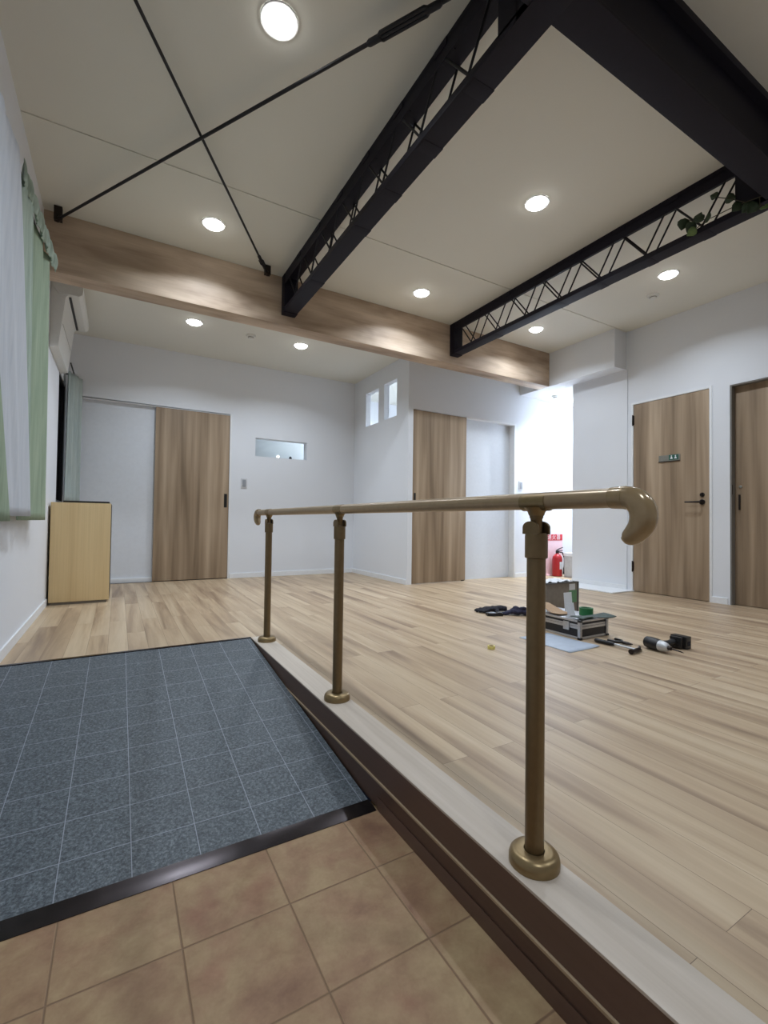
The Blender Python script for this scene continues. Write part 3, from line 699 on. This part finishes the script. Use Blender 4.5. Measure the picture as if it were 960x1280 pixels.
bm = NB(); lathe(bm, [(.022, 0), (.022, .03), (.012, .036)], (5.235, 4.263, .318), 'Z', 18); obj('valve', bm, 'blackmetal', ex)
bm = NB(); tube(bm, [(5.215, 4.263, .352), (5.255, 4.258, .372), (5.330, 4.250, .395)], [.008, .008, .006], 8); tube(bm, [(5.225, 4.263, .345), (5.265, 4.258, .352), (5.325, 4.250, .352)], [.007, .007, .006], 8); obj('squeeze_handle', bm, 'black', ex, label='black squeeze handle')
bm = NB(); tube(bm, [(5.250, 4.250, .335), (5.290, 4.223, .325), (5.317, 4.213, .25), (5.319, 4.213, .16), (5.316, 4.216, .10)], [.009]*5, 10); tube(bm, [(5.316, 4.216, .12), (5.315, 4.216, .03)], [.012, .016], 10); obj('hose', bm, 'black', ex)
bm = NB(); box(bm, 5.207, 5.263, 4.195, 4.200, .10, .20, .0008); obj('label_sticker', bm, 'paper', ex)
wb = thing('plastic_bin', 'white plastic bin beside the red fire extinguisher', 'bin', (5.365, 4.11, 0))
bm = NB(); prism(bm, [(5.265, .0), (5.440, .0), (5.450, .285), (5.255, .285)], 4.03, 4.17, 'Y', .006); obj('body', bm, 'clear_g', wb)
bm = NB(); box(bm, 5.249, 5.456, 4.024, 4.176, .286, .328, .006); obj('lid', bm, 'white', wb)
bm = NB(); tube(bm, [(5.275, 4.024, .262), (5.315, 4.018, .258), (5.365, 4.018, .245), (5.425, 4.022, .25)], .0045, 8); obj('handle', bm, 'black', wb, label='thin dark wire handle')

# ------------------------------------------------------------------ carton with labels, wrap on top
gx = thing('carton', 'grey-brown cardboard carton behind the tool case', 'box', (3.08, 2.6, 0))
bm = NB(); box(bm, 2.90, 3.272, 2.46, 2.62, 0, .245, .003); obj('body', bm, 'box_grey', gx)
bm = NB(); box(bm, 3.262, 3.280, 2.455, 2.625, .0, .25, .003); box(bm, 2.896, 3.28, 2.455, 2.625, .243, .250, .002); obj('edge_trim', bm, 'box_edge', gx)
bm = NB(); box(bm, 3.165, 3.235, 2.4575, 2.46, .185, .235); obj('white_label', bm, 'plate', gx)
bm = NB(); box(bm, 3.165, 3.255, 2.4577, 2.46, .085, .183); obj('green_label', bm, 'green_lab', gx)
bm = NB()
rr = random.Random(4); hh = [[rr.random() for _ in range(11)] for _ in range(18)]
grid(bm, lambda u, v: (2.91+.29*u+.012*math.sin(9*v), 2.465+.15*v+.01*math.sin(11*u), .2525+.016*hh[int(u*17)][int(v*10)]), 17, 10)
o = obj('plastic_wrap', bm, 'paper'); thick(o, .001); tag(o, 'crumpled white wrap lying on top of the grey-brown carton', 'wrapping')

# ------------------------------------------------------------------ aluminium tool case
CX0, CX1, CY0, CY1, CH = 2.494, 2.765, 1.858, 2.27, .116
tc = thing('tool_case', 'black tool case with aluminium edges on the wood floor', 'tool case', ((CX0+CX1)/2, (CY0+CY1)/2, 0))
bm = NB(); box(bm, CX0+.003, CX1-.003, CY0+.003, CY1-.003, .006, .078); obj('lower_shell', bm, 'case_blk', tc)
bm = NB(); box(bm, CX0+.003, CX1-.003, CY0+.003, CY1-.003, .080, CH-.003); obj('lid_panel', bm, 'case_blk', tc)
def hoop(bm, z0, z1, e=0.0):
    box(bm, CX0-e, CX1+e, CY0-e, CY0+.004, z0, z1, .001); box(bm, CX0-e, CX1+e, CY1-.004, CY1+e, z0, z1, .001)
    box(bm, CX0-e, CX0+.004, CY0+.004, CY1-.004, z0, z1, .001); box(bm, CX1-.004, CX1+e, CY0+.004, CY1-.004, z0, z1, .001)
bm = NB(); hoop(bm, 0.002, .016); hoop(bm, .064, .079); obj('lower_edging', bm, 'alu', tc, label='aluminium lower edging')
bm = NB(); hoop(bm, .081, .092); hoop(bm, .106, .118); obj('lid_edging', bm, 'alu', tc, label='aluminium lid edging')
bm = NB(); box(bm, CX0+.004, CX1-.004, CY0+.004, CY1-.004, .1135, .1165); obj('lid_top', bm, 'alu', tc)
for x, y in ((CX0, CY0), (CX1, CY0), (CX0, CY1), (CX1, CY1)):
    bm = NB(); box(bm, x-.006 if x == CX0 else x-.014, x+.014 if x == CX0 else x+.006, y-.006 if y == CY0 else y-.014, y+.014 if y == CY0 else y+.006, 0, .112, .004); cn = obj('corner_post', bm, 'alu', tc)
    for z in (.004, .112):
        bm = NB(); box(bm, x-.009 if x == CX0 else x-.014, x+.014 if x == CX0 else x+.009, y-.009 if y == CY0 else y-.014, y+.014 if y == CY0 else y+.009, z-.004, z+.010, .004); obj('corner_cap', bm, 'black', cn)
for y in (1.955, 2.17):
    bm = NB(); box(bm, CX0-.008, CX0-.0005, y-.022, y+.022, .048, .100, .002); obj('latch', bm, 'alu', tc, label='silver latch')

# things lying on the case
bm = NB()
grid(bm, lambda u, v: (2.51+.14*u, 2.03+.20*v, .1205+.045*max(0, v-.35)*2*(1-.35*u)+.02*max(0, .3-u)), 8, 10)
bm2 = NB(); o = obj('cardboard_flap', bm, 'card'); thick(o, .004); tag(o, 'bent piece of brown cardboard lying on the tool case', 'cardboard'); bm2.free()
def card(x0, x1, y, z0, z1, name, lab, cat, lean=.03):
    bm = NB(); prism(bm, [(y, z0), (y+.0025, z0), (y+lean+.0025, z1), (y+lean, z1)], x0, x1, 'X'); tag(obj(name, bm, 'paper'), lab, cat)
card(2.545, 2.618, 1.985, .1185, .20, 'paper_card', 'small white card standing on the tool case, in front', 'card', .015)
card(2.662, 2.742, 2.10, .1185, .246, 'paper_sheet', 'taller white sheet leaning behind the small white card', 'paper', .012)
bm = NB(); ring(bm, (2.700, 1.965, .1185), .036, .043, 0, .047, 36)
gt = thing('tape_roll', 'green tape roll on top of the tool case', 'tape roll', (2.70, 1.965, .1185)); obj('tape', bm, 'green_tape', gt)
bm = NB(); ring(bm, (2.700, 1.965, .1185), .0335, .036, .001, .046, 36); obj('core', bm, 'green_lab', gt)
bm = NB()
grid(bm, lambda u, v: (2.52+.29*u-.03*v, 1.855+.07*v-.02*u+.012*math.sin(5*u), .1235+.006*math.sin(6*u+2*v)+.006*v), 24, 6)
o = obj('cloth_pouch', bm, 'cloth_gg'); thick(o, .005); tag(o, 'flat grey-green cloth draped over the near edge of the tool case', 'cloth')

# flat board on the floor
bm = NB()
grid(bm, lambda u, v: (2.198+.262*u, 1.700+.375*v, .004+.012*max(0, u-.7)*max(0, .4-v)*4), 14, 10)
o = obj('flat_board', bm, 'board'); thick(o, .005); tag(o, 'pale grey-blue thin board lying flat before the tool case', 'board')

# small yellow tape roll
yt = thing('tape_roll', 'small yellow tape roll alone on the wood floor', 'tape roll', (1.862, 1.968, 0))
bm = NB(); ring(bm, (1.862, 1.968, 0), .015, .021, .0005, .018, 28); obj('tape', bm, 'yellow_tape', yt)
bm = NB(); ring(bm, (1.862, 1.968, 0), .0135, .015, .001, .0175, 28); obj('core', bm, 'card', yt)

# ------------------------------------------------------------------ gloves and block
def blob(bm, pts):
    for p, r in pts:
        t = bmesh.new(); bmesh.ops.create_icosphere(t, subdivisions=2, radius=1)
        for v in t.verts: v.co = Vector((p[0]+v.co.x*r[0], p[1]+v.co.y*r[1], p[2]+v.co.z*r[2]))
        join(bm, t)
def fused(o, vox=.005):
    r = o.modifiers.new('fuse', 'REMESH'); r.mode = 'VOXEL'; r.voxel_size = vox; r.use_smooth_shade = True
    s = o.modifiers.new('smooth', 'SMOOTH'); s.iterations = 3; s.factor = .5
    tx = bpy.data.textures.new('crumple', 'CLOUDS'); tx.noise_scale = .022
    d = o.modifiers.new('crumple', 'DISPLACE'); d.texture = tx; d.strength = .009; d.mid_level = .5
g1 = thing('work_glove', 'crumpled dark work glove, left of the pair on the floor', 'glove', (2.6, 2.78, 0), 'dark work gloves')
bm = NB(); blob(bm, [((2.655, 2.775, .026), (.062, .05, .022)), ((2.61, 2.80, .024), (.05, .045, .018)), ((2.69, 2.75, .030), (.04, .04, .024))])
for k_, (dx, dy) in enumerate(((-.105, .045), (-.115, .015), (-.11, -.015), (-.09, -.04))):
    tube(bm, [(2.61, 2.80+dy*.4, .022), (2.575+.01*k_, 2.80+dy*.8, .020), (2.61+dx, 2.80+dy, .014)], [.015, .013, .010], 10)
tube(bm, [(2.65, 2.74, .02), (2.62, 2.705, .016), (2.59, 2.70, .013)], [.014, .012, .010], 10)
o = obj('glove_body', bm, 'char', g1); fused(o)
bm = NB(); tube(bm, [(2.70, 2.745, .030), (2.735, 2.725, .026)], [.036, .030], 16, False, .65); o = obj('cuff', bm, 'char', g1); thick(o, .003)
g2 = thing('work_glove', 'folded navy work glove close to the near handrail post', 'glove', (2.74, 2.58, 0), 'dark work gloves')
bm = NB(); blob(bm, [((2.725, 2.60, .03), (.060, .055, .028)), ((2.78, 2.555, .028), (.055, .05, .026)), ((2.715, 2.60, .052), (.022, .03, .02))])
for k_, (dx, dy) in enumerate(((-.075, .04), (-.09, .02), (-.085, .0))):
    tube(bm, [(2.70, 2.615+dy*.4, .024), (2.70+dx*.6, 2.62+dy*.7, .018), (2.70+dx, 2.625+dy*.8, .012)], [.016, .013, .009], 10)
tube(bm, [(2.73, 2.57, .05), (2.745, 2.55, .06), (2.77, 2.53, .055)], [.014, .012, .009], 10)
o = obj('glove_body', bm, 'navy', g2); fused(o)
bm = NB(); tube(bm, [(2.80, 2.54, .028), (2.845, 2.515, .026)], [.040, .036], 16, False, .6); o = obj('cuff', bm, 'navy', g2); thick(o, .003)
bk = thing('battery_pack', 'small flat black block before the two dark gloves', 'battery', (2.545, 2.645, 0))
a = math.atan2(2.614-2.673, 2.603-2.484)
bm = NB(); box(bm, -.062, .062, -.028, .028, .0005, .022, .004); box(bm, .02, .055, -.022, .022, .021, .027, .002)
bmesh.ops.rotate(bm, verts=bm.verts[:], cent=(0, 0, 0), matrix=Matrix.Rotation(a, 3, 'Z')); bmesh.ops.translate(bm, verts=bm.verts[:], vec=(2.545, 2.66, 0)); obj('body', bm, 'black', bk)
bm = NB(); box(bm, -.045, .005, -.018, .018, .022, .0235); bmesh.ops.rotate(bm, verts=bm.verts[:], cent=(0, 0, 0), matrix=Matrix.Rotation(a, 3, 'Z')); bmesh.ops.translate(bm, verts=bm.verts[:], vec=(2.545, 2.66, 0)); obj('contact_plate', bm, 'grey_pl', bk)

# ------------------------------------------------------------------ hammer, pliers, drill
hm = thing('hammer', 'claw hammer with black grip and silver shaft on the floor', 'hammer', (2.54, 1.66, 0))
A, B, C_ = Vector((2.537, 1.785, .014)), Vector((2.549, 1.665, .014)), Vector((2.545, 1.535, .016))
bm = NB(); tube(bm, [A, A+(B-A)*.06, A+(B-A)*.3, A+(B-A)*.75, B], [.009, .0125, .0115, .0125, .0095], 14); obj('grip', bm, 'black', hm)
bm = NB(); tube(bm, [B, C_], .0068, 12); obj('shaft', bm, 'silver', hm)
bm = NB(); tube(bm, [(2.475, 1.520, .0155), (2.492, 1.521, .0155), (2.50, 1.521, .0155), (2.530, 1.524, .0155), (2.560, 1.527, .0155)], [.0145, .0145, .010, .0125, .012], 14)
for s in (-1, 1): tube(bm, [(2.558, 1.527, .0155), (2.590, 1.535+.003*s, .0155+.006*s), (2.620, 1.556+.004*s, .013+.009*s)], [.010, .007, .003], 8)
obj('head', bm, 'blackmetal', hm, label='dark steel claw head')
pl = thing('pliers', 'black handled pliers beside the hammer', 'pliers', (2.64, 1.70, 0))
P0 = Vector((2.645, 1.665, .012))
for s, e in ((1, (2.615, 1.752, .011)), (-1, (2.684, 1.750, .011))):
    bm = NB(); e = Vector(e); tube(bm, [P0+Vector((.004*s, .006, 0)), P0.lerp(e, .4)+Vector((-.012*s, 0, 0)), e], [.0065, .0085, .0075], 10); obj('handle', bm, 'black', pl)
bm = NB(); lathe(bm, [(.012, -.006), (.012, .006)], P0, 'Z', 18)
for s in (-1, 1): tube(bm, [P0+Vector((.004*s, 0, 0)), P0+Vector((.007*s, -.02, 0)), P0+Vector((.003*s, -.048, 0))], [.008, .007, .004], 8)
obj('jaws', bm, 'blackmetal', pl, label='dark steel jaws')

dr = thing('cordless_drill', 'black cordless drill with silver nose lying on the floor', 'drill', (2.75, 1.48, 0))
D0, D1 = Vector((2.702, 1.568, .037)), Vector((2.668, 1.418, .036)); d = (D1-D0).normalized()
bm = NB(); tube(bm, [D0, D0+d*.008, D0+d*.03, D0+d*.07, D0+d*.098], [.020, .031, .034, .034, .031], 20); obj('motor_housing', bm, 'black', dr)
bm = NB(); tube(bm, [D0+d*.096, D0+d*.11, D0+d*.135, D0+d*.150], [.031, .030, .025, .016], 20); obj('nose_cone', bm, 'silver', dr, label='silver nose cone')
bm = NB(); tube(bm, [D0+d*.150, D0+d*.166], [.0115, .010], 14); obj('chuck', bm, 'blackmetal', dr)
bm = NB(); tube(bm, [D0+d*.166, D0+d*.225, D0+d*.24+Vector((0, 0, -.002))], [.0035, .0035, .0015], 8); obj('driver_bit', bm, 'blackmetal', dr)
H0 = D0+d*.062
bm = NB(); tube(bm, [H0, H0+Vector((.05, -.005, -.003)), H0+Vector((.11, -.018, -.004)), H0+Vector((.155, -.022, 0))], [.022, .019, .018, .023], 16, True, .85); obj('grip', bm, 'black', dr)
bm = NB(); tube(bm, [H0+Vector((.025, -.028, 0)), H0+Vector((.05, -.034, 0)), H0+Vector((.058, -.026, 0))], [.008, .008, .006], 10); obj('trigger', bm, 'char', dr)
bm = NB(); box(bm, 2.835, 2.862, 1.44, 1.505, .004, .068, .005); box(bm, 2.862, 2.915, 1.425, 1.515, .0005, .072, .006)
bt = obj('battery', bm, 'black', dr); bm = NB(); box(bm, 2.875, 2.905, 1.4235, 1.4255, .02, .045); obj('battery_catch', bm, 'char', bt)

# ------------------------------------------------------------------ vine on the truss
vn = thing('trailing_vine', 'leafy vine trailing along the right truss near the girder', 'plant', (3.06, 1.3, 2.54))
stems = [[(3.055, 1.12, 2.555), (3.045, 1.25, 2.57), (3.05, 1.38, 2.575), (3.045, 1.47, 2.60), (3.05, 1.53, 2.66)],
         [(3.05, 1.20, 2.56), (3.04, 1.27, 2.62), (3.045, 1.36, 2.69)],
         [(3.05, 1.40, 2.575), (3.03, 1.45, 2.545), (3.03, 1.47, 2.535)],
         [(3.055, 1.14, 2.555), (3.03, 1.13, 2.50), (3.04, 1.10, 2.475)]]
for s_ in stems:
    bm = NB(); tube(bm, s_, .0025, 6); obj('stem', bm, 'stem', vn)
def leaf(c, size, d, n, mat):
    bm = NB(); c = Vector(c); d = Vector(d).normalized(); n = Vector(n); n = (n-d*n.dot(d)).normalized(); s = d.cross(n)
    outline = [(0, 0), (.12, .30), (.30, .46), (.55, .42), (.80, .20), (1, 0)]
    mid = [bm.verts.new(c+d*size*a-n*size*.10*(1-abs(2*a-1))) for a, b in outline]
    for sg_ in (-1, 1):
        e = [mid[0]] + [bm.verts.new(c+d*size*a+s*size*b*sg_+n*size*.05*math.sin(a*7)) for a, b in outline[1:-1]] + [mid[-1]]
        for i in range(len(outline)-1):
            f = [mid[i], mid[i+1], e[i+1], e[i]]
            f = [v for j, v in enumerate(f) if v not in f[:j]]
            if len(f) > 2: bm.faces.new(f)
    o = obj('leaf', bm, mat, vn, ang=80); thick(o, .0012)
for c, sz, d_, mt in (((3.045, 1.525, 2.655), .075, (-.1, .25, -1), 'leaf'), ((3.04, 1.47, 2.60), .07, (-.2, .4, -.7), 'leaf'), ((3.035, 1.455, 2.58), .06, (-.2, -.5, .6), 'leaf'),
                      ((3.03, 1.45, 2.545), .06, (-.2, .5, -.3), 'leaf_l'), ((3.03, 1.40, 2.575), .06, (-.3, -.4, -.2), 'leaf'), ((3.04, 1.34, 2.68), .05, (0, .5, .35), 'leaf'), ((3.04, 1.30, 2.64), .06, (0, -.6, -.3), 'leaf'),
                      ((3.045, 1.42, 2.58), .055, (-.3, .3, .4), 'leaf'), ((3.03, 1.22, 2.565), .06, (-.3, .4, -.5), 'leaf'), ((3.03, 1.14, 2.52), .07, (-.3, .5, -.6), 'leaf'), ((3.04, 1.115, 2.49), .06, (-.3, -.3, -.4), 'leaf_l'), ((3.03, 1.17, 2.535), .06, (-.2, .7, -.7), 'leaf')):
    leaf(c, sz, d_, (-.8, -.5, -.3), mt)
